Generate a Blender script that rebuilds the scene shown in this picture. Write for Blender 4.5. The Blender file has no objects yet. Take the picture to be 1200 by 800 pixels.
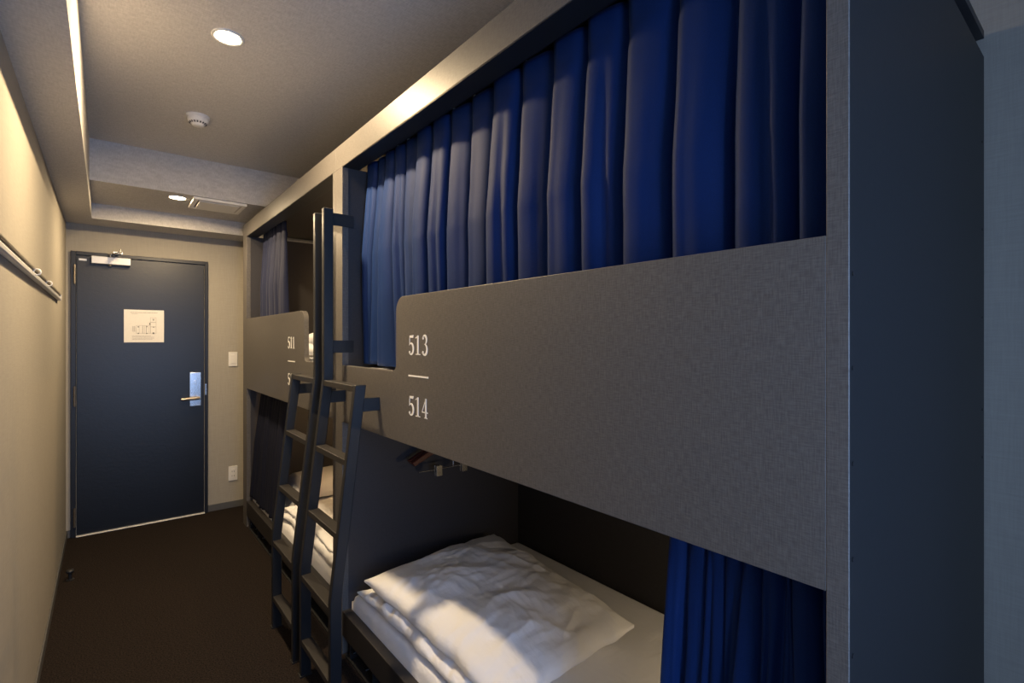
import bpy, bmesh, math, random
from mathutils import Vector, noise, Matrix
random.seed(7)
scene = bpy.context.scene
col = scene.collection
R = math.radians

# ------------------------------------------------------------------ helpers
ROOT = {}                                   # root location of every thing (meshes are stored relative to it)
def tag(o, label=None, cat=None, group=None, kind=None):
    if label: o['label'] = label
    if cat: o['category'] = cat
    if group: o['group'] = group
    if kind: o['kind'] = kind
    return o
def thing(name, loc, label, cat, group=None, kind=None):
    o = bpy.data.objects.new(name, None); col.objects.link(o)
    o.location = loc; o.empty_display_size = .05
    ROOT[o.name] = Vector(loc)
    return tag(o, label, cat, group, kind)
def obj(name, bm, mat, parent=None, bevel=0, seg=2, smooth=None, origin=None):
    me = bpy.data.meshes.new(name)
    off = Vector((0, 0, 0))
    if parent is not None: off = ROOT[parent.name]
    elif origin is not None: off = Vector(origin)
    bmesh.ops.translate(bm, verts=bm.verts, vec=-off)
    bmesh.ops.recalc_face_normals(bm, faces=bm.faces)
    bm.to_mesh(me); bm.free()
    o = bpy.data.objects.new(name, me); col.objects.link(o)
    me.materials.append(mat)
    if parent is not None:
        o.parent = parent
        ROOT[o.name] = off
    else:
        o.location = off
        ROOT[o.name] = off
    if bevel:
        b = o.modifiers.new('bevel', 'BEVEL'); b.width = bevel; b.segments = seg; b.limit_method = 'ANGLE'; b.angle_limit = R(40)
    if smooth:
        for p in me.polygons: p.use_smooth = True
    elif bevel:
        for p in me.polygons: p.use_smooth = True
        wn = o.modifiers.new('wn', 'WEIGHTED_NORMAL'); wn.keep_sharp = True
        me.set_sharp_from_angle(angle=R(35))
    return o
def B(): return bmesh.new()
def box(bm, x0, x1, y0, y1, z0, z1):
    vs = [bm.verts.new(p) for p in ((x0,y0,z0),(x1,y0,z0),(x1,y1,z0),(x0,y1,z0),(x0,y0,z1),(x1,y0,z1),(x1,y1,z1),(x0,y1,z1))]
    for f in ((0,3,2,1),(4,5,6,7),(0,1,5,4),(1,2,6,5),(2,3,7,6),(3,0,4,7)): bm.faces.new([vs[i] for i in f])
    return bm
def bx(*a): return box(B(), *a)
def prism(bm, pts, axis, a0, a1):
    """extrude a 2-D outline along an axis; pts are the two other coordinates in xyz order"""
    def P(p, a):
        l = list(p); l.insert(axis, a); return l
    lo = [bm.verts.new(P(p, a0)) for p in pts]; hi = [bm.verts.new(P(p, a1)) for p in pts]
    n = len(pts)
    bm.faces.new(lo); bm.faces.new(hi[::-1])
    for i in range(n): bm.faces.new((lo[i], hi[i], hi[(i+1) % n], lo[(i+1) % n]))
    return bm
def tube(bm, pts, r, n=12, caps=True):
    pts = [Vector(p) for p in pts]
    rs = r if isinstance(r, (list, tuple)) else [r]*len(pts)
    rings = []; up = None
    for i, p in enumerate(pts):
        d = (pts[min(i+1, len(pts)-1)] - pts[max(i-1, 0)]).normalized()
        if up is None:
            up = Vector((0,0,1)) if abs(d.z) < .9 else Vector((1,0,0))
        s = d.cross(up).normalized(); up = s.cross(d).normalized()
        rings.append([bm.verts.new(p + rs[i]*(math.cos(2*math.pi*k/n)*s + math.sin(2*math.pi*k/n)*up)) for k in range(n)])
    for a, b in zip(rings, rings[1:]):
        for k in range(n): bm.faces.new((a[k], a[(k+1) % n], b[(k+1) % n], b[k]))
    if caps:
        bm.faces.new(rings[0][::-1]); bm.faces.new(rings[-1])
    return bm
def torus(bm, c, axis, Rr, r, n=28, m=10):
    c = Vector(c); a = Vector(axis).normalized()
    u = a.orthogonal().normalized(); v = a.cross(u)
    rings = []
    for i in range(n):
        t = 2*math.pi*i/n; d = math.cos(t)*u + math.sin(t)*v
        rings.append([bm.verts.new(c + d*(Rr + r*math.cos(2*math.pi*k/m)) + a*r*math.sin(2*math.pi*k/m)) for k in range(m)])
    for i in range(n):
        p, q = rings[i], rings[(i+1) % n]
        for k in range(m): bm.faces.new((p[k], q[k], q[(k+1) % m], p[(k+1) % m]))
    return bm
def lathe(bm, c, prof, n=40):
    """prof: list of (radius, z) turned round the vertical through c"""
    c = Vector(c); rings = []
    for r, z in prof:
        if r < 1e-6: rings.append([bm.verts.new(c + Vector((0,0,z)))])
        else: rings.append([bm.verts.new(c + Vector((r*math.cos(2*math.pi*k/n), r*math.sin(2*math.pi*k/n), z))) for k in range(n)])
    for a, b in zip(rings, rings[1:]):
        for k in range(n):
            va = [a[0]] if len(a) == 1 else [a[k], a[(k+1) % n]]
            vb = [b[0]] if len(b) == 1 else [b[(k+1) % n], b[k]]
            if len(va)+len(vb) > 2: bm.faces.new(va+vb)
    return bm

# ------------------------------------------------------------------ materials
def mat(name, base, rough=.6, metal=0, spec=.5):
    m = bpy.data.materials.new(name); m.use_nodes = True
    p = m.node_tree.nodes['Principled BSDF']
    p.inputs['Base Color'].default_value = (*base, 1); p.inputs['Roughness'].default_value = rough
    p.inputs['Metallic'].default_value = metal; p.inputs['Specular IOR Level'].default_value = spec
    return m
def N(m, t): return m.node_tree.nodes.new(t)
def L(m, a, b): m.node_tree.links.new(a, b)
def noise_tex(m, scale_vec, scale=1, detail=2, rough=.5):
    tc = N(m, 'ShaderNodeTexCoord'); mp = N(m, 'ShaderNodeMapping'); nz = N(m, 'ShaderNodeTexNoise')
    mp.inputs['Scale'].default_value = scale_vec
    nz.inputs['Scale'].default_value = scale; nz.inputs['Detail'].default_value = detail; nz.inputs['Roughness'].default_value = rough
    L(m, tc.outputs['Object'], mp.inputs['Vector']); L(m, mp.outputs['Vector'], nz.inputs['Vector'])
    return nz.outputs['Fac']
def math_n(m, op, a, b):
    n = N(m, 'ShaderNodeMath'); n.operation = op
    for i, v in enumerate((a, b)):
        if isinstance(v, (int, float)): n.inputs[i].default_value = v
        else: L(m, v, n.inputs[i])
    return n.outputs[0]
def ramp(m, fac, c0, c1, p0=.3, p1=.7):
    r = N(m, 'ShaderNodeValToRGB')
    r.color_ramp.elements[0].position = p0; r.color_ramp.elements[0].color = (*c0, 1)
    r.color_ramp.elements[1].position = p1; r.color_ramp.elements[1].color = (*c1, 1)
    L(m, fac, r.inputs[0]); return r.outputs[0]
def bump(m, h, strength, dist=.001):
    b = N(m, 'ShaderNodeBump'); b.inputs['Strength'].default_value = strength; b.inputs['Distance'].default_value = dist
    L(m, h, b.inputs['Height']); L(m, b.outputs['Normal'], m.node_tree.nodes['Principled BSDF'].inputs['Normal'])
def woven(name, base, amp=.25, scales=((30,30,520),(520,520,22)), rough=.75, bstr=.35, spec=.3, dist=.0008):
    m = mat(name, base, rough, 0, spec)
    a = noise_tex(m, scales[0]); b = noise_tex(m, scales[1])
    f = math_n(m, 'MULTIPLY', math_n(m, 'ADD', a, b), .5)
    c0 = tuple(v*(1-amp) for v in base); c1 = tuple(min(1, v*(1+amp)) for v in base)
    L(m, ramp(m, f, c0, c1, .36, .64), m.node_tree.nodes['Principled BSDF'].inputs['Base Color'])
    bump(m, f, bstr, dist); return m
def speckle(name, base, amp, scale, rough, bstr=.2, dist=.001, spec=.5, metal=0, detail=3):
    m = mat(name, base, rough, metal, spec)
    f = noise_tex(m, (1,1,1), scale, detail)
    c0 = tuple(v*(1-amp) for v in base); c1 = tuple(min(1, v*(1+amp)) for v in base)
    L(m, ramp(m, f, c0, c1), m.node_tree.nodes['Principled BSDF'].inputs['Base Color'])
    if bstr: bump(m, f, bstr, dist)
    return m
def emit(name, colr, s):
    m = bpy.data.materials.new(name); m.use_nodes = True
    p = m.node_tree.nodes['Principled BSDF']
    p.inputs['Base Color'].default_value = (*colr, 1); p.inputs['Emission Color'].default_value = (*colr, 1); p.inputs['Emission Strength'].default_value = s
    return m

M = {}
M['wall'] = woven('linen_wallpaper', (.37,.342,.292), .06, ((14,14,260),(260,260,12)), .85, .25, .2)
M['ceil'] = woven('ceiling_paper', (.56,.54,.52), .12, ((30,170,60),(170,40,60)), .9, .35, .15, .0015)
M['carpet'] = speckle('carpet', (.0175,.0130,.0110), .9, 170, .95, .7, .004, .1)
M['panel'] = woven('linen_laminate', (.112,.104,.098), .24, ((55,55,480),(480,480,42)), .45, .3, .42)
M['navy'] = speckle('charcoal_laminate', (.0115,.0125,.0145), .10, 120, .45, .12, .0006, .45)
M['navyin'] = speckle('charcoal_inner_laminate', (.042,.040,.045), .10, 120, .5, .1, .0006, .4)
M['inner'] = speckle('bunk_lining', (.036,.034,.036), .08, 90, .5, .06, .0006, .35)
M['door'] = woven('navy_door_sheet', (.0030,.0042,.0075), .10, ((22,22,60),(60,60,90)), .40, .45, .62, .0015)
M['doorframe'] = mat('navy_door_frame', (.010,.012,.018), .4)
M['steel'] = speckle('ladder_paint', (.014,.0155,.019), .08, 300, .38, .06, .0004, .5)
M['tread'] = speckle('tread_paint', (.024,.022,.022), .1, 200, .45, .1, .0004, .5)
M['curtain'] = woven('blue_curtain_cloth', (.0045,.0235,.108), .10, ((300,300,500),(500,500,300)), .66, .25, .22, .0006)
M['curtain_dark'] = woven('dark_blue_curtain_cloth', (.007,.012,.046), .10, ((300,300,500),(500,500,300)), .75, .25, .3, .0006)  # same blue cloth, the far bunk's weaker light put into its colour
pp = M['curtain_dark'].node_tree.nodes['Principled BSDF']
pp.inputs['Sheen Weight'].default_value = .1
M['curtain_darkest'] = woven('midnight_curtain_cloth', (.0035,.0055,.020), .10, ((300,300,500),(500,500,300)), .75, .25, .3, .0006)  # same blue cloth again, deep shade below the guard put into its colour
pp = M['curtain'].node_tree.nodes['Principled BSDF']
pp.inputs['Specular Tint'].default_value = (.80,.82,1,1); pp.inputs['Sheen Weight'].default_value = .05; pp.inputs['Sheen Roughness'].default_value = .35; pp.inputs['Sheen Tint'].default_value = (.75,.72,.80,1)
M['linen'] = mat('white_bed_linen', (.84,.85,.89), .85, 0, .2)
f1 = noise_tex(M['linen'], (9,34,20), 1, 4); f2 = noise_tex(M['linen'], (40,12,20), 1, 4)
bump(M['linen'], math_n(M['linen'], 'ADD', f1, f2), .55, .006)
M['white'] = mat('white_plastic', (.78,.76,.72), .45)
M['whiteprint'] = mat('white_lettering', (.95,.94,.92), .6)
M['paper'] = speckle('paper', (.80,.77,.72), .02, 60, .8, 0)
M['ink'] = mat('grey_ink', (.33,.31,.30), .9)
M['inkdark'] = mat('dark_ink', (.10,.10,.10), .9)
M['satin'] = speckle('satin_steel', (.72,.72,.72), .05, 200, .25, .03, .0004, .5, 1)
M['alu'] = speckle('silver_paint', (.66,.66,.66), .03, 200, .4, .02, .0004, .5, .3)
M['brass'] = speckle('dull_nickel', (.36,.31,.25), .1, 100, .38, 0, .001, .5, 1)
M['darkmetal'] = speckle('dark_metal', (.03,.03,.032), .1, 100, .45, 0, .001, .5, .4)
M['rod'] = speckle('bronze_rod', (.17,.15,.13), .08, 100, .4, 0, .001, .5, .8)
M['base'] = mat('baseboard_vinyl', (.10,.10,.10), .5)
M['wood'] = woven('dark_red_wood', (.10,.024,.014), .35, ((12,12,200),(200,200,12)), .35, .1, .5)
M['lens'] = emit('lamp_lens', (1.0,.80,.50), 60)
M['sill'] = mat('bright_threshold', (.80,.78,.74), .35, .2)
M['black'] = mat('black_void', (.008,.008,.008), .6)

# ------------------------------------------------------------------ dimensions
XL, XR, YE, YB = -.22, 1.895, 4.775, -.95
X0, XBK = .827, 1.875                      # front and back of the bunks
ZC = 2.60
# ------------------------------------------------------------------ room shell
def struct(name, bm, m, parent=None, bevel=0):
    o = obj(name, bm, m, parent, bevel)
    if parent is None: o['kind'] = 'structure'
    return o
struct('floor', bx(XL-.1, XR+.1, YB-.1, YE+.1, -.06, 0), M['carpet'])
struct('ceiling', bx(XL-.1, XR+.1, YB-.1, YE+.1, ZC, ZC+.08), M['ceil'])
struct('wall_left', bx(XL-.08, XL, YB, YE, 0, ZC), M['wall'])
struct('wall_right', bx(XR, XR+.08, YB, YE, 0, ZC), M['wall'])
struct('wall_back', bx(XL-.08, XR+.08, YE, YE+.08, 0, ZC), M['wall'])
# wall behind the camera with a window opening
WX0, WX1, WZ0, WZ1 = -.12, 1.00, .45, 2.12
bm = B()
box(bm, XL-.08, WX0, YB-.12, YB, 0, ZC); box(bm, WX1, XR+.08, YB-.12, YB, 0, ZC)
box(bm, 1.10, XR+.08, YB, -.55, 0, ZC)      # unseen block, added to keep window light off the right wall
box(bm, WX0, WX1, YB-.12, YB, 0, WZ0); box(bm, WX0, WX1, YB-.12, YB, WZ1, ZC)
struct('wall_front', bm, M['wall'])
struct('trim_1', bx(XL, -.075, YB, 4.5, 2.25, ZC), M['ceil'])                 # boxed duct along the left wall
struct('trim_2', bx(-.075, XR, 3.85, 4.5, 2.355, ZC), M['ceil'])              # dropped ceiling before the door
struct('trim_3', bx(XL, XR, 4.5, YE, 2.25, ZC), M['ceil'])                    # lintel beam over the door
struct('baseboard_left', bx(XL, XL+.007, YB, YE, 0, .055), M['base'], bevel=.002)
bm = B(); box(bm, XL+.007, -.194, YE-.007, YE, 0, .055); box(bm, .649, XR, YE-.007, YE, 0, .055)
struct('baseboard_back', bm, M['base'], bevel=.002)
w = thing('window_1', (WX0, YB-.06, WZ0), None, None, kind='structure')
bm = B(); t = .045
for a in ((WX0, WX0+t, WZ0, WZ1), (WX1-t, WX1, WZ0, WZ1), (WX0+t, WX1-t, WZ0, WZ0+t), (WX0+t, WX1-t, WZ1-t, WZ1), ((WX0+WX1)/2-.02, (WX0+WX1)/2+.02, WZ0+t, WZ1-t)):
    box(bm, a[0], a[1], YB-.09, YB-.04, a[2], a[3])
obj('window_frame', bm, M['darkmetal'], w)
gm = bpy.data.materials.new('window_glass'); gm.use_nodes = True
nt = gm.node_tree; nt.nodes.remove(nt.nodes['Principled BSDF'])
tr = nt.nodes.new('ShaderNodeBsdfTransparent'); gl = nt.nodes.new('ShaderNodeBsdfGlossy'); mx = nt.nodes.new('ShaderNodeMixShader')
gl.inputs['Roughness'].default_value = .02; mx.inputs[0].default_value = .06
nt.links.new(tr.outputs[0], mx.inputs[1]); nt.links.new(gl.outputs[0], mx.inputs[2]); nt.links.new(mx.outputs[0], nt.nodes['Material Output'].inputs[0])
obj('window_pane', bx(WX0+t, WX1-t, YB-.068, YB-.064, WZ0+t, WZ1-t), gm, w)

# ------------------------------------------------------------------ door
d = thing('door_1', (.23, YE, 0), None, None, kind='structure')
bm = B(); fy = YE-.022
box(bm, -.194, -.166, fy, YE+.02, 0, 2.05); box(bm, .628, .650, fy, YE+.02, 0, 2.05); box(bm, -.166, .628, fy, YE+.02, 2.024, 2.05)
obj('door_frame', bm, M['doorframe'], d, .002)
obj('door_panel', bx(-.162, .624, YE-.012, YE+.02, .012, 2.020), M['door'], d, .002)
obj('threshold', bx(-.166, .628, YE-.030, YE+.02, 0, .007), M['sill'], d, .002)
for z0, z1 in ((1.818,1.947), (.942,1.077), (.078,.207)):
    bm = B(); tube(bm, [(-.172, fy-.007, z0), (-.172, fy-.007, (z0+z1)/2-.002)], .0075); tube(bm, [(-.172, fy-.007, (z0+z1)/2+.002), (-.172, fy-.007, z1)], .0075)
    tube(bm, [(-.172, fy-.007, z0-.006), (-.172, fy-.007, z1+.006)], .004, 8)
    h = obj('hinge', bm, M['brass'], d, smooth=False)
hd = obj('door_handle', bx(.524, .601, YE-.022, YE-.010, .880, 1.150), M['satin'], d, .002)
bm = B(); tube(bm, [(.565, YE-.022, 1.070), (.565, YE-.034, 1.070)], .016, 20); box(bm, .560, .570, YE-.052, YE-.034, 1.045, 1.085)
obj('thumb_turn', bm, M['satin'], hd, .001)
bm = B(); tube(bm, [(.578, YE-.020, .945), (.578, YE-.070, .945)], .013, 16)
tube(bm, [(.588, YE-.070, .945), (.57, YE-.071, .945), (.50, YE-.072, .943), (.462, YE-.070, .941)], [.012, .0125, .0115, .0105], 14)
obj('lever', bm, M['brass'], hd)
obj('strike_plate', bx(.629, .640, fy-.003, fy, .965, 1.055), M['satin'], d, .001)
cl = obj('door_closer', bx(-.081, .147, YE-.066, YE-.016, 1.966, 2.020), M['alu'], d, .004)
bm = B(); tube(bm, [(.025, YE-.042, 1.966), (.025, YE-.042, 1.955)], .011, 16)
obj('adjusting_screw', bm, M['brass'], cl)
bm = B(); tube(bm, [(.030, YE-.042, 2.020), (.030, YE-.042, 2.040)], .010, 14)
prism(bm, [(.012, YE-.052), (.05, YE-.060), (.090, YE-.205), (.074, YE-.210)], 2, 2.036, 2.043)
prism(bm, [(.074, YE-.212), (.092, YE-.206), (.076, YE-.030), (.060, YE-.030)], 2, 2.046, 2.053)
tube(bm, [(.083, YE-.206, 2.030), (.083, YE-.206, 2.062)], .007, 12)
box(bm, .045, .098, YE-.034, YE-.002, 2.051, 2.066)
obj('closer_arm', bm, M['satin'], cl)
obj('name_plate', bx(-.150, -.106, YE-.015, YE-.012, 1.985, 2.000), M['alu'], d)

# evacuation plan taped to the door
sh = thing('evacuation_plan', (.23, YE-.012, 1.393), 'white paper floor plan notice taped to the navy door', 'notice')
obj('sheet', bx(.106, .354, YE-.0145, YE-.0122, 1.394, 1.642), M['paper'], sh)
bm = B(); bd = B()
def ink(b, u0, u1, v0, v1): box(b, .106+.248*u0, .106+.248*u1, YE-.0152, YE-.0144, 1.394+.248*v0, 1.394+.248*v1)
def dash(b, u0, u1, v, th, n):
    for k in range(n):
        a = u0+(u1-u0)*k/n; ink(b, a, a+(u1-u0)/n*random.uniform(.6, .85), v, v+th)
bh = B(); bn = B()
dash(bh, .16, .84, .905, .018, 26); dash(bh, .19, .34, .865, .012, 7)
for k in range(4): dash(bn, .20, .66+.12*random.random(), .19-.035*k, .012, 24)
def rect(b, u0, u1, v0, v1, th=.006):
    ink(b, u0, u1, v0, v0+th); ink(b, u0, u1, v1-th, v1); ink(b, u0, u0+th, v0, v1); ink(b, u1-th, u1, v0, v1)
rect(bm, .30, .46, .27, .52); rect(bm, .46, .55, .27, .52); rect(bm, .55, .65, .27, .52); rect(bm, .65, .80, .27, .48)
rect(bm, .65, .80, .48, .62); rect(bm, .65, .80, .62, .77); ink(bm, .70, .76, .69, .70); ink(bm, .70, .76, .73, .74)
ink(bm, .37, .376, .27, .52); ink(bm, .50, .506, .27, .52); ink(bm, .60, .606, .27, .52)
for k in range(7): ink(bm, .21, .29, .33+.024*k, .336+.024*k)
ink(bm, .21, .216, .33, .50); ink(bm, .25, .256, .33, .50)
for u, v, s in ((.35,.46,.03),(.35,.26,.03),(.56,.47,.03),(.56,.26,.03),(.735,.46,.03),(.73,.26,.045),(.64,.54,.035),(.73,.68,.03)): ink(bd, u-s/2, u+s/2, v, v+s)
ink(bd, .63, .65, .54, .61)
obj('printed_heading', bh, M['ink'], sh); obj('printed_note', bn, M['ink'], sh)
obj('printed_plan', bm, M['ink'], sh); obj('printed_symbols', bd, M['inkdark'], sh)

# wall plates right of the door
s = thing('light_switch', (.835, YE, 1.19), 'cream rocker light switch on the wall right of the door', 'switch')
obj('plate', bx(.801, .868, YE-.008, YE, 1.190, 1.310), M['white'], s, .002)
obj('rocker', bx(.816, .853, YE-.012, YE-.007, 1.212, 1.288), M['white'], s, .002)
s = thing('wall_outlet', (.835, YE, .228), 'white double power socket low on the wall beside the bunk', 'socket')
pl = obj('plate', bx(.801, .868, YE-.008, YE, .228, .348), M['white'], s, .002)
obj('socket_insert', bx(.816, .853, YE-.0105, YE-.007, .248, .328), M['white'], s, .0015)
for z in (.305, .268):
    for x in (.827, .842): obj('slot', bx(x-.0015, x+.0015, YE-.0112, YE-.010, z-.006, z+.006), M['inkdark'], s)

# ------------------------------------------------------------------ ceiling fittings
def downlight(x, y, z, label):
    t = thing('downlight', (x, y, z), label, 'ceiling light', 'recessed downlights')
    bm = lathe(B(), (x, y, z), [(.056,0),(.0575,-.003),(.055,-.006),(.048,-.0062),(.044,-.003),(.044,0)])
    obj('trim_ring', bm, M['white'], t, smooth=True)
    bm = lathe(B(), (x, y, z), [(.0438,-.0005),(.0438,-.003),(.030,-.0052),(0,-.006)])
    o = obj('lens', bm, M['lens'], t, smooth=True)
    return t
downlight(.371, 2.222, ZC, 'lit warm downlight in the high ceiling nearer the camera')
downlight(.369, 3.966, 2.355, 'lit warm downlight in the lowered ceiling beside the white vent')
t = thing('smoke_detector', (.380, 3.113, ZC), 'round white smoke detector on the ceiling between the downlights', 'smoke detector')
c = (.380, 3.113, ZC)
obj('base', lathe(B(), c, [(0,0),(.054,0),(.054,-.010),(.050,-.014),(0,-.014)]), M['white'], t, smooth=False, bevel=.0)
bm = lathe(B(), c, [(.049,-.012),(.049,-.026),(.046,-.034),(.038,-.040),(.030,-.042),(.030,-.048),(.024,-.054),(0,-.055)])
obj('head', bm, M['white'], t, smooth=True)
bm = B()
for k in range(18):
    a = 2*math.pi*k/18
    r = .0385; p = Vector((c[0]+r*math.cos(a), c[1]+r*math.sin(a), ZC-.0405)); dv = Vector((math.cos(a), math.sin(a), 0)); sv = Vector((-math.sin(a), math.cos(a), 0))
    q = [p + dv*i*.004 + sv*j*.0035 + Vector((0,0,-i*-.0026+kk*.002)) for kk in (-.5,.5) for i, j in ((-1,-1),(1,-1),(1,1),(-1,1))]
    vs = [bm.verts.new(v) for v in q]
    for f in ((0,1,2,3),(7,6,5,4),(0,4,5,1),(1,5,6,2),(2,6,7,3),(3,7,4,0)): bm.faces.new([vs[i] for i in f])
obj('vent_slots', bm, M['inkdark'], t)
t = thing('ceiling_vent', (.605, 4.0, 2.355), 'square white ceiling vent panel in the lowered ceiling above the bunk', 'vent')
vx0, vx1, vy0, vy1 = .447, .762, 3.862, 4.16
bm = B(); zf = 2.355
for a in ((vx0, vx1, vy0, vy0+.03), (vx0, vx1, vy1-.03, vy1), (vx0, vx0+.03, vy0+.03, vy1-.03), (vx1-.03, vx1, vy0+.03, vy1-.03)): box(bm, *a, zf-.018, zf)
obj('frame', bm, M['white'], t, .003)
obj('cover', bx(vx0+.038, vx1-.038, vy0+.038, vy1-.038, zf-.022, zf-.004), M['white'], t, .003)
obj('backing', bx(vx0+.03, vx1-.03, vy0+.03, vy1-.03, zf-.003, zf), M['inkdark'], t)

# coat rail on the left wall
t = thing('coat_rail', (XL, 2.0, 1.648), 'long slim metal hanging rail along the left wall', 'rail')
xf = XL+.018
obj('rail_face', bx(XL, xf, .9, 3.95, 1.646, 1.664), M['alu'], t, .003)
bm = B(); box(bm, XL, xf-.006, .9, 3.95, 1.664, 1.676); box(bm, XL, xf, .9, 3.95, 1.676, 1.680)
obj('groove', bm, M['rod'], t)
obj('end_cap', bx(XL, xf+.001, 3.95, 3.956, 1.645, 1.681), M['white'], t, .001)
for y, lab in ((2.55, 'pale ring hook on the hanging rail, the nearer of the two rings'), (3.05, 'pale ring hook on the hanging rail, the one closer to the door')):
    r = thing('ring_hook', (xf, y, 1.671), lab, 'ring', 'ring hooks on the hanging rail')
    obj('ring', torus(B(), (xf+.005, y, 1.668), (.25,1,0), .0105, .0024), M['white'], r, smooth=True)

# door stop on the carpet
t = thing('door_stop', (-.163, 3.94, 0), 'small dark mushroom door stop standing on the carpet by the left wall', 'door stop')
obj('post', lathe(B(), (-.163, 3.94, 0), [(0,0),(.020,0),(.020,.003),(.009,.006),(.009,.045),(0,.045)], 20), M['darkmetal'], t, smooth=False)
obj('cap', lathe(B(), (-.163, 3.94, 0), [(0,.043),(.018,.043),(.021,.049),(.018,.058),(.008,.061),(0,.0615)], 20), M['darkmetal'], t, smooth=True)

# ------------------------------------------------------------------ lettering
def ribbon(pts, ws):
    q = []; n = len(pts)
    for i in range(n):
        a = Vector(pts[max(0, i-1)]); b = Vector(pts[min(n-1, i+1)]); dd = (b-a).normalized(); nn = Vector((-dd.y, dd.x))
        q.append((Vector(pts[i])+nn*ws[i]/2, Vector(pts[i])-nn*ws[i]/2))
    return [[q[i][0], q[i+1][0], q[i+1][1], q[i][1]] for i in range(n-1)]
def arc(cx, cy, rx, ry, a0, a1, n=18):
    return [(cx+rx*math.cos(R(a0+(a1-a0)*k/n)), cy+ry*math.sin(R(a0+(a1-a0)*k/n))) for k in range(n+1)]
def disc(cx, cy, r, n=16): return [[Vector((cx+r*math.cos(2*math.pi*k/n), cy+r*math.sin(2*math.pi*k/n))) for k in range(n)]]
def wid(n, lo, hi): return [lo+(hi-lo)*max(0, math.sin(math.pi*k/(n-1)))**1.3 for k in range(n)]
def digit(ch):
    P = []
    if ch == '1':
        P += ribbon([(.30,.02),(.30,1.0)], [.135,.135]); P += ribbon([(.06,.86),(.16,.90),(.28,.985)], [.04,.045,.05]); P += ribbon([(.08,.02),(.54,.02)], [.045,.045])
    if ch == '5':
        P += [[Vector(p) for p in ((.12,1.0),(.54,1.02),(.50,.87),(.12,.88))]]
        P += ribbon([(.135,.95),(.115,.50)], [.045,.045])
        a = arc(.27, .30, .25, .29, 140, -140, 26); P += ribbon(a, wid(27, .04, .145)); P += disc(.115, .115, .075)
    if ch == '3':
        a = arc(.27, .765, .20, .225, 150, -80, 22); P += ribbon(a, wid(23, .04, .13))
        a = arc(.27, .28, .245, .27, 90, -145, 24); P += ribbon(a, wid(25, .04, .145)); P += disc(.13, .85, .07); P += disc(.11, .13, .075)
    if ch == '4':
        P += ribbon([(.40,.02),(.40,1.0)], [.13,.13]); P += ribbon([(.40,.98),(.03,.30)], [.045,.045]); P += ribbon([(.02,.295),(.60,.295)], [.05,.05]); P += ribbon([(.26,.02),(.55,.02)], [.04,.04])
    if ch == '2':
        a = arc(.28, .73, .21, .25, 160, -30, 20); P += ribbon(a, wid(21, .05, .13)); P += ribbon([(.46,.60),(.30,.33),(.07,.05)], [.10,.06,.04])
        P += [[Vector(p) for p in ((.05,0),(.55,0),(.58,.2),(.53,.2),(.47,.11),(.06,.10))]]; P += disc(.12, .78, .07)
    return P
def text_mesh(bm, s, ystart, z0, h, wdt, adv):
    for i, ch in enumerate(s):
        for poly in digit(ch):
            pts = [(ystart-(i*adv+p.x*wdt), z0+p.y*h) for p in poly]
            ar = sum(pts[k][0]*pts[(k+1) % len(pts)][1]-pts[(k+1) % len(pts)][0]*pts[k][1] for k in range(len(pts)))
            if ar < 0: pts = pts[::-1]
            prism(bm, pts, 0, X0-.0012, X0+.001)
    return bm

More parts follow.
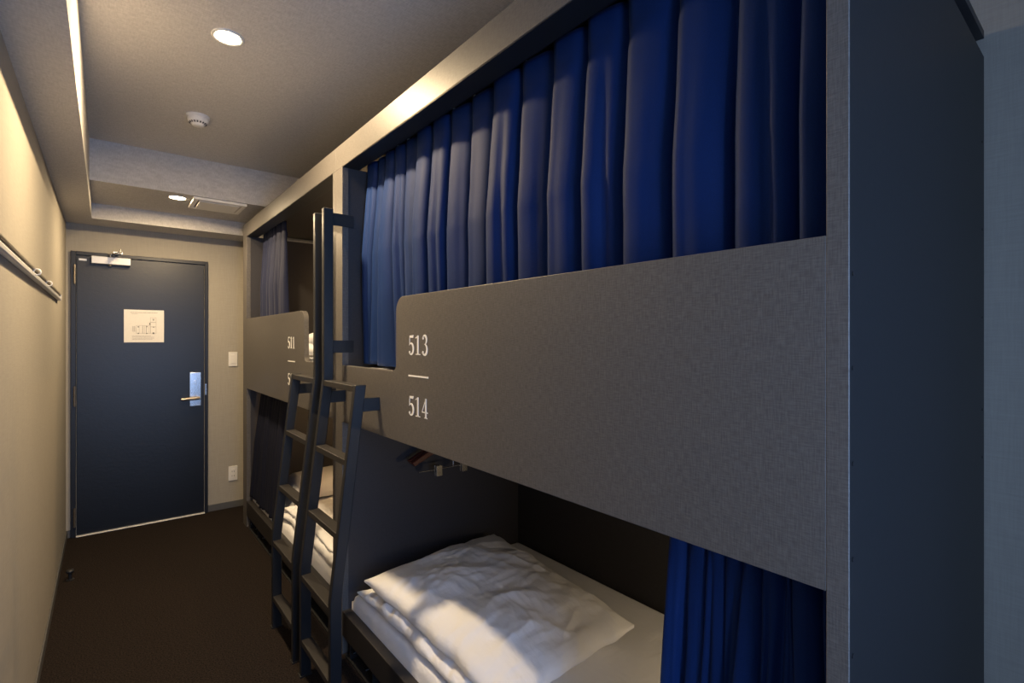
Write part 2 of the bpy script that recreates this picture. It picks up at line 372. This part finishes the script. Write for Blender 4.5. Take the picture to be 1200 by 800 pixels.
# ------------------------------------------------------------------ bunk modules
ZTOP, ZHEAD, ZLID = 2.300, 2.195, 2.245
ZP0, ZP1, ZLIP = 1.047, 1.573, 1.301
def guard_outline(y_near, y_gap, y_far):
    """outline (y,z) of the guard: full height from y_near to y_gap, low lip on to y_far"""
    r = .055; q = .03
    pts = [(y_near, ZP0), (y_near, ZP1)]
    pts += [(y_gap-r+r*math.sin(R(a)), ZP1-r+r*math.cos(R(a))) for a in range(0, 91, 10)]
    pts += [(y_gap+q-q*math.cos(R(a)), ZLIP+q-q*math.sin(R(a))) for a in range(0, 91, 15)]
    pts += [(y_far, ZLIP), (y_far, ZP0)]
    return pts
def bunk(name_label, ya, yb, stile_near, stile_far, gap_at_far, y_gap, nums, ynum):
    t = thing('bunk_bed', (X0, (ya+yb)/2, 0), name_label, 'bunk bed', 'capsule bunk beds')
    yi0, yi1 = ya+stile_near, yb-stile_far
    # side panels
    n = obj('side_panel', bx(X0+.003, XBK, ya, ya+.028, 0, ZHEAD), M['navy'], t, .0015)
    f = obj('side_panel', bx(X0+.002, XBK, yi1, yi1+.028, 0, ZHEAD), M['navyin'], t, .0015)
    # front stiles, header, guard: linen laminate
    obj('stile', bx(X0, X0+.004, ya-.0005, yi0, 0, ZHEAD), M['panel'], t, .001)
    obj('stile', bx(X0, X0+.028, yi1-.001, yb, 0, ZHEAD), M['panel'], t, .001)
    hd = obj('header', bx(X0, X0+.045, ya-.0005, yb, ZHEAD, ZTOP), M['panel'], t, .001)
    obj('header_soffit', bx(X0+.002, X0+.078, yi0, yi1, ZHEAD-.002, ZHEAD+.002), M['navy'], hd)
    gp = guard_outline(yi0, y_gap, yi1) if gap_at_far else [(yi1+yi0-y, z) for y, z in guard_outline(yi0, yi0+yi1-y_gap, yi1)][::-1]
    g = obj('guard_panel', prism(B(), gp, 0, X0, X0+.025), M['panel'], t, .0015)
    obj('bunk_number', text_mesh(B(), nums[0], ynum, 1.366, .066, .068, .0475), M['whiteprint'], g)['label'] = 'white number '+nums[0]
    obj('number_dash', bx(X0-.0012, X0+.001, ynum-.139, ynum, 1.289, 1.2945), M['whiteprint'], g)
    obj('bunk_number', text_mesh(B(), nums[1], ynum, 1.155, .066, .068, .0475), M['whiteprint'], g)['label'] = 'white number '+nums[1]
    # lining
    obj('back_panel', bx(XBK-.02, XBK, ya+.028, yi1, 0, ZHEAD), M['inner'], t)
    obj('top_panel', bx(X0+.045, XBK, ya, yb, ZLID, ZLID+.02), M['inner'], t)
    obj('upper_deck', bx(X0+.025, XBK-.02, ya+.028, yi1, 1.085, 1.155), M['inner'], t)
    obj('lower_deck', bx(X0+.04, XBK-.02, ya+.028, yi1, .100, .150), M['inner'], t)
    fb = obj('front_rail', bx(X0, X0+.040, yi0, yi1, .088, .197), M['tread'], t, .002)
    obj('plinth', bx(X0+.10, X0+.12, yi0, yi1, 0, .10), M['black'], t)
    fr = bm = B(); box(bm, X0+.006, X0+.012, yi0+.01, yi1-.01, .078, .088); box(bm, X0+.006, X0+.10, yi0+.01, yi1-.01, 0, .006)
    for y in (yi1-.06, yi1-.30, yi1-.62): box(bm, X0+.012, X0+.10, y-.004, y+.004, .006, .088)
    obj('base_frame', bm, M['darkmetal'], t)
    for y in (yi1-.10, yi1-.24, yi1-.45):
        obj('bolt', tube(B(), [(X0+.008, y, .050), (X0+.100, y, .050)], .006, 10), M['satin'], t)
    for zr, hh in ((ZLID, .012), (1.085, .012)):
        obj('curtain_rail', bx(X0+.112, X0+.128, yi0+.005, yi1-.002, zr-hh, zr), M['darkmetal'], t, .002)
    return t, n
b513, sp = bunk('near bunk unit numbered 513 and 514 with long closed blue curtain', .255, 2.3145, .029, .0795, True, 1.697, ('513','514'), 1.598)
b511, _ = bunk('far bunk unit numbered 511 and 512 beside the door wall', 2.3165, 4.327, .0385, .122, False, 2.791, ('511','512'), 3.100)
for z in (.96, 1.10, 1.239, 1.378, 1.515):
    obj('screw_cap', tube(B(), [(X0+.016, .2555, z), (X0+.016, .2535, z)], .0035, 12), M['darkmetal'], sp)
for z in (1.10, 1.229, 1.478, 1.717, 1.954):
    obj('screw_cap', tube(B(), [(XBK-.03, .2555, z), (XBK-.03, .2535, z)], .0035, 12), M['darkmetal'], sp)

# ------------------------------------------------------------------ ladders
def ladder(label, y_short, y_tall, bracket_dir):
    """rails as flat bars: vertical foot, sloping middle, vertical hand post on the tall one; y = face nearest the camera"""
    t = thing('ladder', (.66, (y_short+y_tall)/2, 0), label, 'ladder', 'bunk ladders')
    Xb, Xt, wd, th = .636, .730, .042, .028
    zk, ztop, zpost = .455, 1.245, 1.988
    def xat(z): return Xb if z <= zk else (Xt if z >= ztop else Xb+(Xt-Xb)*(z-zk)/(ztop-zk))
    for y, ze in ((y_short, ztop), (y_tall, zpost)):
        zs = [.004, zk-.02, zk, zk+.02, ztop-.02, ztop] + ([ztop+.03, ze] if ze > ztop else [])
        pts = [(xat(z), z) for z in zs]+[(xat(z)+wd, z) for z in reversed(zs)]
        rl = obj('rail', prism(B(), [(a, b) for a, b in pts], 1, y, y+th), M['steel'], t, .003)
        obj('foot_pad', bx(Xb-.004, Xb+wd+.004, y-.003, y+th+.003, 0, .006), M['black'], rl)
        # lower bracket to the guard
        obj('bracket', bx(xat(1.17)+wd-.004, X0, y+.004, y+th-.004, 1.143, 1.193), M['steel'], t, .001)
    ya, yb = min(y_short, y_tall)+th, max(y_short, y_tall)
    for z in (1.242, .966, .697, .430, .158):
        x = xat(z-.01)
        obj('rung', bx(x+.001, x+wd+.004, ya, yb, z-.024, z), M['tread'], t, .002)
    # upper brackets, screwed to the inner face of the bunk's side panel
    yp = y_tall+th/2
    for z in (1.386, 1.952):
        bm = B()
        if bracket_dir > 0:
            yj = 2.2345
            box(bm, Xt+wd-.003, X0+.052, yj-.006, yj-.0005, z-.0275, z+.0275)
            box(bm, Xt+wd-.003, Xt+wd+.004, y_tall+th-.004, yj-.0005, z-.0275, z+.0275)
        else:
            yj = 2.3555
            box(bm, Xt+wd-.003, X0+.052, yj+.0005, yj+.006, z-.0275, z+.0275)
            box(bm, Xt+wd-.003, Xt+wd+.004, y_tall+.004, yj+.006, z-.0275, z+.0275)
        obj('bracket', bm, M['steel'], t, .001)
    return t
ladder('nearer dark steel ladder leading to the 513 bunk, tall rail on its far side', 1.835, 2.190, 1)
ladder('farther dark steel ladder in front of the 511 bunk, tall rail on its near side', 2.650, 2.306, -1)

# ------------------------------------------------------------------ curtains
def fbm(v, o=3):
    return noise.fractal(Vector(v), 1.0, 2.0, o)
def curtain(label, group, valleys_top, valleys_bot, xc, ztop, zbot, amp, seed, hem_out=0, nf=14, nz=70, wob=1.0, head=.10, hooks=True, cloth='curtain', bot=1.0):
    t = thing('curtain', (xc, (valleys_top[0]+valleys_top[-1])/2, zbot), label, 'curtain', group)
    rnd = random.Random(seed); k = len(valleys_top)-1
    lean = [rnd.uniform(-.25, .25) for _ in range(k)]; amps = [rnd.uniform(max(.35, .85-.1*wob), 1.15) for _ in range(k)]
    drift = [rnd.uniform(-1, 1) for _ in range(k+1)]
    bm = B(); rows = []
    for j in range(nz+1):
        v = j/nz; z = ztop+(zbot-ztop)*v; row = []
        dz = ztop-z
        e = v**1.3
        vy = [a*(1-e)+b*e for a, b in zip(valleys_top, valleys_bot)]
        vy = [y + (0 if i in (0, k) else wob*drift[i]*.003*math.sin(min(1, v*1.4)*math.pi/2)) for i, y in enumerate(vy)]
        open_ = .50+.50*min(1, max(0, dz-head*.7)/.35) if head else .8+.2*v
        for i in range(k):
            w = vy[i+1]-vy[i]
            for s_ in range(nf + (1 if i == k-1 else 0)):
                s = s_/nf
                prof = (1-math.exp(-s/.055))*(1-(.30+lean[i])*s)*(1-s**7)
                a = amp*amps[i]*open_*(1+(bot-1)*e)*min(1.15, abs(w)/(amp*2.2)+.35)
                # secondary soft crease inside the fold
                cr = .22*amp*math.exp(-((s-.5-.18*math.sin(i*2.1+v*.5))/.10)**2)*min(1, v*2)*(1 if i % 3 == seed % 3 else .25)
                x = xc - a*prof + cr - hem_out*e
                pinch = math.exp(-((dz-head)/.022)**2) if head else 0
                x += pinch*.010*abs(2*s-1)**2*(1 if s_ else 1) - pinch*.004
                x += .0022*fbm((i*3.7+s*1.3, v*5, seed), 2)*min(1, dz*4)
                y = vy[i]+w*s + .003*wob*fbm((i*1.9+s, v*1.5+7, seed*1.3), 2)*min(1, dz*3)
                zz = z + (.006*math.sin(i*1.7)+.004*prof)*(v**6)
                row.append(bm.verts.new((x, y, zz)))
        rows.append(row)
    for a, b in zip(rows, rows[1:]):
        for i in range(len(a)-1): bm.faces.new((a[i], a[i+1], b[i+1], b[i]))
    o = obj('cloth', bm, M[cloth], t, smooth=True)
    sd = o.modifiers.new('thick', 'SOLIDIFY'); sd.thickness = .0022; sd.offset = 0
    if hooks:
        for i, y in enumerate(valleys_top[:-1]):
            w = valleys_top[i+1]-y
            bm = B(); yy = y+w*.12
            tube(bm, [(xc-.012, yy, ztop-.006), (xc-.012, yy, ztop+.012)], .0022, 8)
            torus(bm, (xc-.012, yy, ztop+.006), (0,1,0), .0065, .0018, 14, 6)
            obj('hook', bm, M['white'], t)
    return t
# far-to-near fold boundaries of the long curtain, read off the photograph as places on the rail
vt = [2.231, 2.125, 2.045, 1.955, 1.865, 1.760, 1.640, 1.520, 1.395, 1.265, 1.130, 0.995, 0.870, 0.745, 0.610, 0.480, .365, .292]
vb = [2.222, 2.15, 2.06, 1.895, 1.81, 1.715, 1.60, 1.50, 1.375, 1.255, 1.115, 0.985, 0.860, 0.735, 0.605, 0.475, .362, .292]
curtain('long navy blue pleated curtain drawn across the upper bunk above number 513', 'blue bunk curtains', vt, vb, X0+.145, 2.222, 1.303, .060, 3)
def span(a, b, n, rnd, j=.25):
    st = (b-a)/n
    return [a]+[a+st*(i+rnd.uniform(-j, j)) for i in range(1, n)]+[b]
rnd = random.Random(5)
curtain('bright blue curtain bunched at the near end of the lower bunk numbered 514', 'blue bunk curtains',
        span(.622, .292, 9, rnd, .42), span(.655, .292, 9, rnd, .42), X0+.125, 1.068, .275, .060, 11, head=.07, hem_out=.012, wob=4)
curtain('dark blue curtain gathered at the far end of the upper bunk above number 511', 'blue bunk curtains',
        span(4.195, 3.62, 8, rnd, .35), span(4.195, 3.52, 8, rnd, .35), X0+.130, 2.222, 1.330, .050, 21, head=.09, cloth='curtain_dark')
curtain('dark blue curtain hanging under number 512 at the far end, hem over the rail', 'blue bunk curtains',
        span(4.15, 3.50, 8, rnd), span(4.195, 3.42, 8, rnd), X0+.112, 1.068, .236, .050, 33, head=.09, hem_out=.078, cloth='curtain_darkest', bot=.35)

# ------------------------------------------------------------------ bedding
def wrinkle(x, y, seed, fine=1.0):
    """soft ridged cloth creases: a few crossing directions, sharp ridge lines, broad troughs"""
    w = 0
    wx = .05*noise.noise(Vector((x*5, y*5, seed))); wy = .05*noise.noise(Vector((x*5+9, y*5, seed)))
    for k, (ang, sx, sy, a) in enumerate(((.55, 2.2, 11, .013), (2.15, 2.6, 13, .011), (1.25, 4, 24, .007*fine), (2.75, 5, 30, .006*fine), (.1, 7, 52, .0028*fine), (1.8, 8, 60, .0025*fine))):
        c, s = math.cos(ang), math.sin(ang)
        u, v = (x+wx)*c-(y+wy)*s, (x+wx)*s+(y+wy)*c
        n = noise.noise(Vector((u*sx, v*sy*.5, seed*3.1+k)))
        m = max(0, min(1, .5+1.3*noise.noise(Vector((x*3.1, y*3.1, seed*1.7+k*5)))))
        w += a*m*(1-2.6*abs(n))
    return w
def mattress(name, label, group, x0, x1, y0, y1, z0, z1, seed):
    n, m = 90, 130; bm = B(); top = []
    r = .03
    def rows(u, lo, hi):
        return lo+(hi-lo)*u
    for i in range(n+1):
        row = []
        for j in range(m+1):
            u, v = i/n, j/m
            x, y = rows(u, x0, x1), rows(v, y0, y1)
            de = min(x-x0, x1-x, y-y0, y1-y)
            dz = 0 if de >= r else -(r-math.sqrt(max(0, r*r-(r-de)**2)))
            row.append(bm.verts.new((x, y, z1+dz+.2*wrinkle(x, y, seed)*min(1, de/.06)-.003)))
        top.append(row)
    for i in range(n):
        for j in range(m): bm.faces.new((top[i][j], top[i+1][j], top[i+1][j+1], top[i][j+1]))
    rim = [top[i][0] for i in range(n+1)]+[top[n][j] for j in range(1, m+1)]+[top[i][m] for i in range(n-1, -1, -1)]+[top[0][j] for j in range(m-1, 0, -1)]
    low = [bm.verts.new((v.co.x, v.co.y, z0)) for v in rim]
    k = len(rim)
    for i in range(k): bm.faces.new((rim[i], rim[(i+1) % k], low[(i+1) % k], low[i]))
    bm.faces.new(low[::-1])
    o = obj(name, bm, M['linen'], None, smooth=True, origin=((x0+x1)/2, (y0+y1)/2, z0))
    o.data.set_sharp_from_angle(angle=R(60))
    return tag(o, label, 'mattress', group)
mattress('mattress', 'white sheeted mattress in the lower bunk numbered 514 under the folded duvet', 'white mattresses', X0+.042, 1.850, .288, 2.228, .151, .262, 1.3)
mattress('mattress', 'white sheeted mattress in the lower bunk numbered 512 behind the ladders', 'white mattresses', X0+.042, 1.850, 2.350, 4.200, .151, .262, 4.1)
mattress('mattress', 'white sheeted mattress in the upper bunk 513 peeking under the long curtain', 'white mattresses', X0+.030, 1.850, .288, 2.228, 1.156, 1.290, 7.7)
mattress('mattress', 'white sheeted mattress in the upper bunk numbered 511', 'white mattresses', X0+.030, 1.850, 2.350, 4.200, 1.156, 1.300, 9.2)

def puff(bm, quad, z0, h, seed, p=3.2, n=170, wr=1.0, droop=0.0, flat=.8, ridge=0, zfun=None):
    """soft closed cushion shape over a ground quad (a,b,c,d) with height h at its middle"""
    a, b, c, d = [Vector(q) for q in quad]
    def place(u, v): return a*(1-u)*(1-v)+b*u*(1-v)+c*u*v+d*(1-u)*v
    T, Bt = [], []
    for i in range(n+1):
        rt, rb = [], []
        for j in range(n+1):
            # denser towards the rim
            uu = .5-.5*math.cos(math.pi*i/n); vv = .5-.5*math.cos(math.pi*j/n)
            U, V = 2*uu-1, 2*vv-1
            q = place(uu, vv)
            e = (max(0, 1-abs(U)**p)*max(0, 1-abs(V)**p))**.5
            # pull the middles of the sides in a little, corners stay out
            pull = .020*((1-U*U)*abs(V)**6*-math.copysign(1, V))
            pl2 = .020*((1-V*V)*abs(U)**6*-math.copysign(1, U))
            cx_, cy_ = (b-a).normalized(), (d-a).normalized()
            q = q + cx_*pl2*flat + cy_*pull*flat
            q = q + cx_*(.010*noise.noise(Vector((V*4, U*2, seed))))*abs(U)**3 + cy_*(.010*noise.noise(Vector((U*4, V*2, seed+5))))*abs(V)**3
            w = wr*wrinkle(q.x, q.y, seed)
            # radial creases along the rim
            rim = max(abs(U), abs(V))**5
            w += wr*.006*rim*noise.noise(Vector((q.x*22, q.y*22, seed)))
            zt = z0 + h*(.5+.5*e) + w*(.25+.75*e) if e > 0 else z0+h*.5
            zb = z0 + h*.5*(1-e)*.9 + .004*0
            if zfun: zt += zfun(uu, vv)*e; 
            dr = droop*(max(0, abs(U)-.8)*5)**2
            if i in (0, n) or j in (0, n):
                vtx = bm.verts.new((q.x, q.y, z0+h*.45-dr)); rt.append(vtx); rb.append(vtx)
            else:
                rt.append(bm.verts.new((q.x, q.y, zt-dr))); rb.append(bm.verts.new((q.x, q.y, min(zb-dr*.3, zt-.006))))
        T.append(rt); Bt.append(rb)
    for i in range(n):
        for j in range(n):
            bm.faces.new((T[i][j], T[i+1][j], T[i+1][j+1], T[i][j+1]))
            f = (Bt[i][j+1], Bt[i+1][j+1], Bt[i+1][j], Bt[i][j])
            try: bm.faces.new(f)
            except ValueError: pass
    return bm
# folded duvet in the lower near bunk: a lower and an upper layer of one duvet
def duvet(label, q1, q2, z0, h1, h2, seed, zf=None):
    bm = puff(B(), q1, z0, h1, seed, p=5, wr=1.7)
    puff(bm, q2, z0+h1*.62, h2, seed+2.3, p=3.0, wr=1.15, zfun=zf)
    o = obj('duvet', bm, M['linen'], None, smooth=True, origin=((q1[0][0]+q1[2][0])/2, (q1[0][1]+q1[2][1])/2, z0))
    return tag(o, label, 'duvet', 'folded white duvets')
duvet('white duvet folded in two layers on the lower bunk 514, front edge in warm light',
      [(.862,1.20),(1.50,1.24),(1.60,2.14),(.866,2.16)], [(.872,1.10),(1.50,1.14),(1.62,2.15),(.872,2.10)], .2675, .058, .138, 2.0)
duvet('white duvet lying on the lower bunk 512 seen between the ladder rails',
      [(.872,2.42),(1.62,2.40),(1.62,3.50),(.872,3.48)], [(.895,2.44),(1.60,2.42),(1.58,3.42),(.89,3.43)], .2675, .045, .07, 6.0)
def pillow(label, quad, z0, h, seed):
    o = obj('pillow', puff(B(), quad, z0, h, seed, p=2.6, n=60, wr=.8), M['linen'], None, smooth=True, origin=(sum(q[0] for q in quad)/4, sum(q[1] for q in quad)/4, z0))
    return tag(o, label, 'pillow', 'white pillows')
pillow('white pillow at the far end of the lower bunk 512 behind the ladder', [(1.0,3.60),(1.60,3.60),(1.60,4.02),(1.0,4.02)], .2675, .17, 1.0)
duvet('white duvet folded on the upper bunk 511, seen past the rounded guard',
      [(1.0,2.85),(1.60,2.85),(1.60,3.62),(1.0,3.62)], [(1.02,2.87),(1.58,2.88),(1.58,3.60),(1.02,3.60)], 1.3055, .08, .12, 8.0)

# ------------------------------------------------------------------ hangers inside the lower near bunk
hk = thing('wall_hook', (1.335, 2.234, .97), 'small steel hook inside the bunk holding the coat hangers', 'hook')
bm = B(); tube(bm, [(1.335,2.235,.985),(1.335,2.20,.985),(1.335,2.12,.985),(1.335,2.10,.995),(1.335,2.10,1.01)], .004, 10); box(bm, 1.32, 1.35, 2.230, 2.235, .965, 1.005)
obj('hook_bar', bm, M['satin'], hk)
def wooden_hanger(y, label, dz):
    t = thing('wooden_hanger', (1.335, y, .80+dz), label, 'hanger', 'dark wooden hangers')
    pts = [(-.215,-.060),(-.20,-.078),(-.10,-.035),(0,-.012),(.10,-.035),(.20,-.078),(.215,-.060),(.10,-.002),(0,.022),(-.10,-.002)]
    obj('arms', prism(B(), [(1.335+a, .895+dz+b) for a, b in pts], 1, y-.012, y+.012), M['wood'], t, .004)
    bm = B(); hp = [(1.335,y,.915+dz),(1.335,y,.940+dz)]
    hp += [(1.335+.022*math.sin(R(a)), y, .963+dz-.022*math.cos(R(a))) for a in range(0, 250, 25)]
    obj('hook', tube(bm, hp, .0022, 8), M['satin'], t)
wooden_hanger(2.172, 'dark red wooden coat hanger hanging inside the lower bunk nearer the side wall', .004)
wooden_hanger(2.140, 'dark red wooden coat hanger in front of its twin inside the lower bunk', .0)
t = thing('clip_hanger', (1.305, 2.11, .792), 'chrome trouser clip hanger hanging below the wooden hangers', 'hanger')
bm = B(); tube(bm, [(1.145,2.11,.792),(1.455,2.11,.792)], .003, 10); tube(bm, [(1.335,2.11,.792),(1.335,2.11,.945)], .0025, 8)
hp = [(1.335+.022*math.sin(R(a)), 2.11, .967-.022*math.cos(R(a))) for a in range(0, 250, 25)]
tube(bm, hp, .0022, 8)
obj('bar', bm, M['satin'], t)
for x in (1.250, 1.395):
    bm = B(); box(bm, x-.016, x+.016, 2.098, 2.104, .760, .810); box(bm, x-.016, x+.016, 2.116, 2.122, .760, .810); box(bm, x-.010, x+.010, 2.104, 2.116, .785, .799)
    obj('clip', bm, M['satin'], t, .001)

# ------------------------------------------------------------------ light
def area_disk(name, loc, size, power, colr, spread=180):
    l = bpy.data.lights.new(name, 'AREA'); l.shape = 'DISK'; l.size = size; l.energy = power; l.color = colr; l.spread = R(spread)
    o = bpy.data.objects.new(name, l); o.location = loc; col.objects.link(o); return o
WARM = (1.0, .74, .43)
area_disk('downlight_lamp', (.371, 2.222, ZC-.012), .10, 45, WARM)
area_disk('downlight_lamp', (.369, 3.966, 2.355-.012), .09, 20, WARM)
def point(name, loc, power, colr, r=.03):
    l = bpy.data.lights.new(name, 'POINT'); l.energy = power; l.color = colr; l.shadow_soft_size = r
    o = bpy.data.objects.new(name, l); o.location = loc; col.objects.link(o); return o
point('reading_lamp', (1.70, .55, .72), 5.5, WARM)
point('reading_lamp', (1.74, 3.2, .88), 12, (1,.62,.28))
point('reading_lamp', (1.70, 3.9, 1.85), 5, (1,.62,.28))
# daylight through the window behind the camera
wd = bpy.data.worlds.new('World'); scene.world = wd; wd.use_nodes = True
bg = wd.node_tree.nodes['Background']; bg.inputs[0].default_value = (.38,.58,1.0,1); bg.inputs[1].default_value = 10.5
pl = bpy.data.lights.new('window_portal', 'AREA'); pl.shape = 'RECTANGLE'; pl.size = WX1-WX0; pl.size_y = WZ1-WZ0; pl.cycles.is_portal = True
po = bpy.data.objects.new('window_portal', pl); po.location = ((WX0+WX1)/2, YB-.02, (WZ0+WZ1)/2); po.rotation_euler = (R(90), 0, 0); col.objects.link(po)

# ------------------------------------------------------------------ camera
cam = bpy.data.cameras.new('camera'); cam.sensor_width = 36; cam.lens = 588/1200*36; cam.shift_y = -3/1200; cam.clip_start = .01
co = bpy.data.objects.new('camera', cam); col.objects.link(co)
co.location = (0, 0, 1.42); co.rotation_euler = (R(90), 0, R(-39))
scene.camera = co
scene.view_settings.view_transform = 'Standard'
scene.view_settings.look = 'None'
scene.view_settings.exposure = 0
scene.cycles.max_bounces = 10; scene.cycles.diffuse_bounces = 6
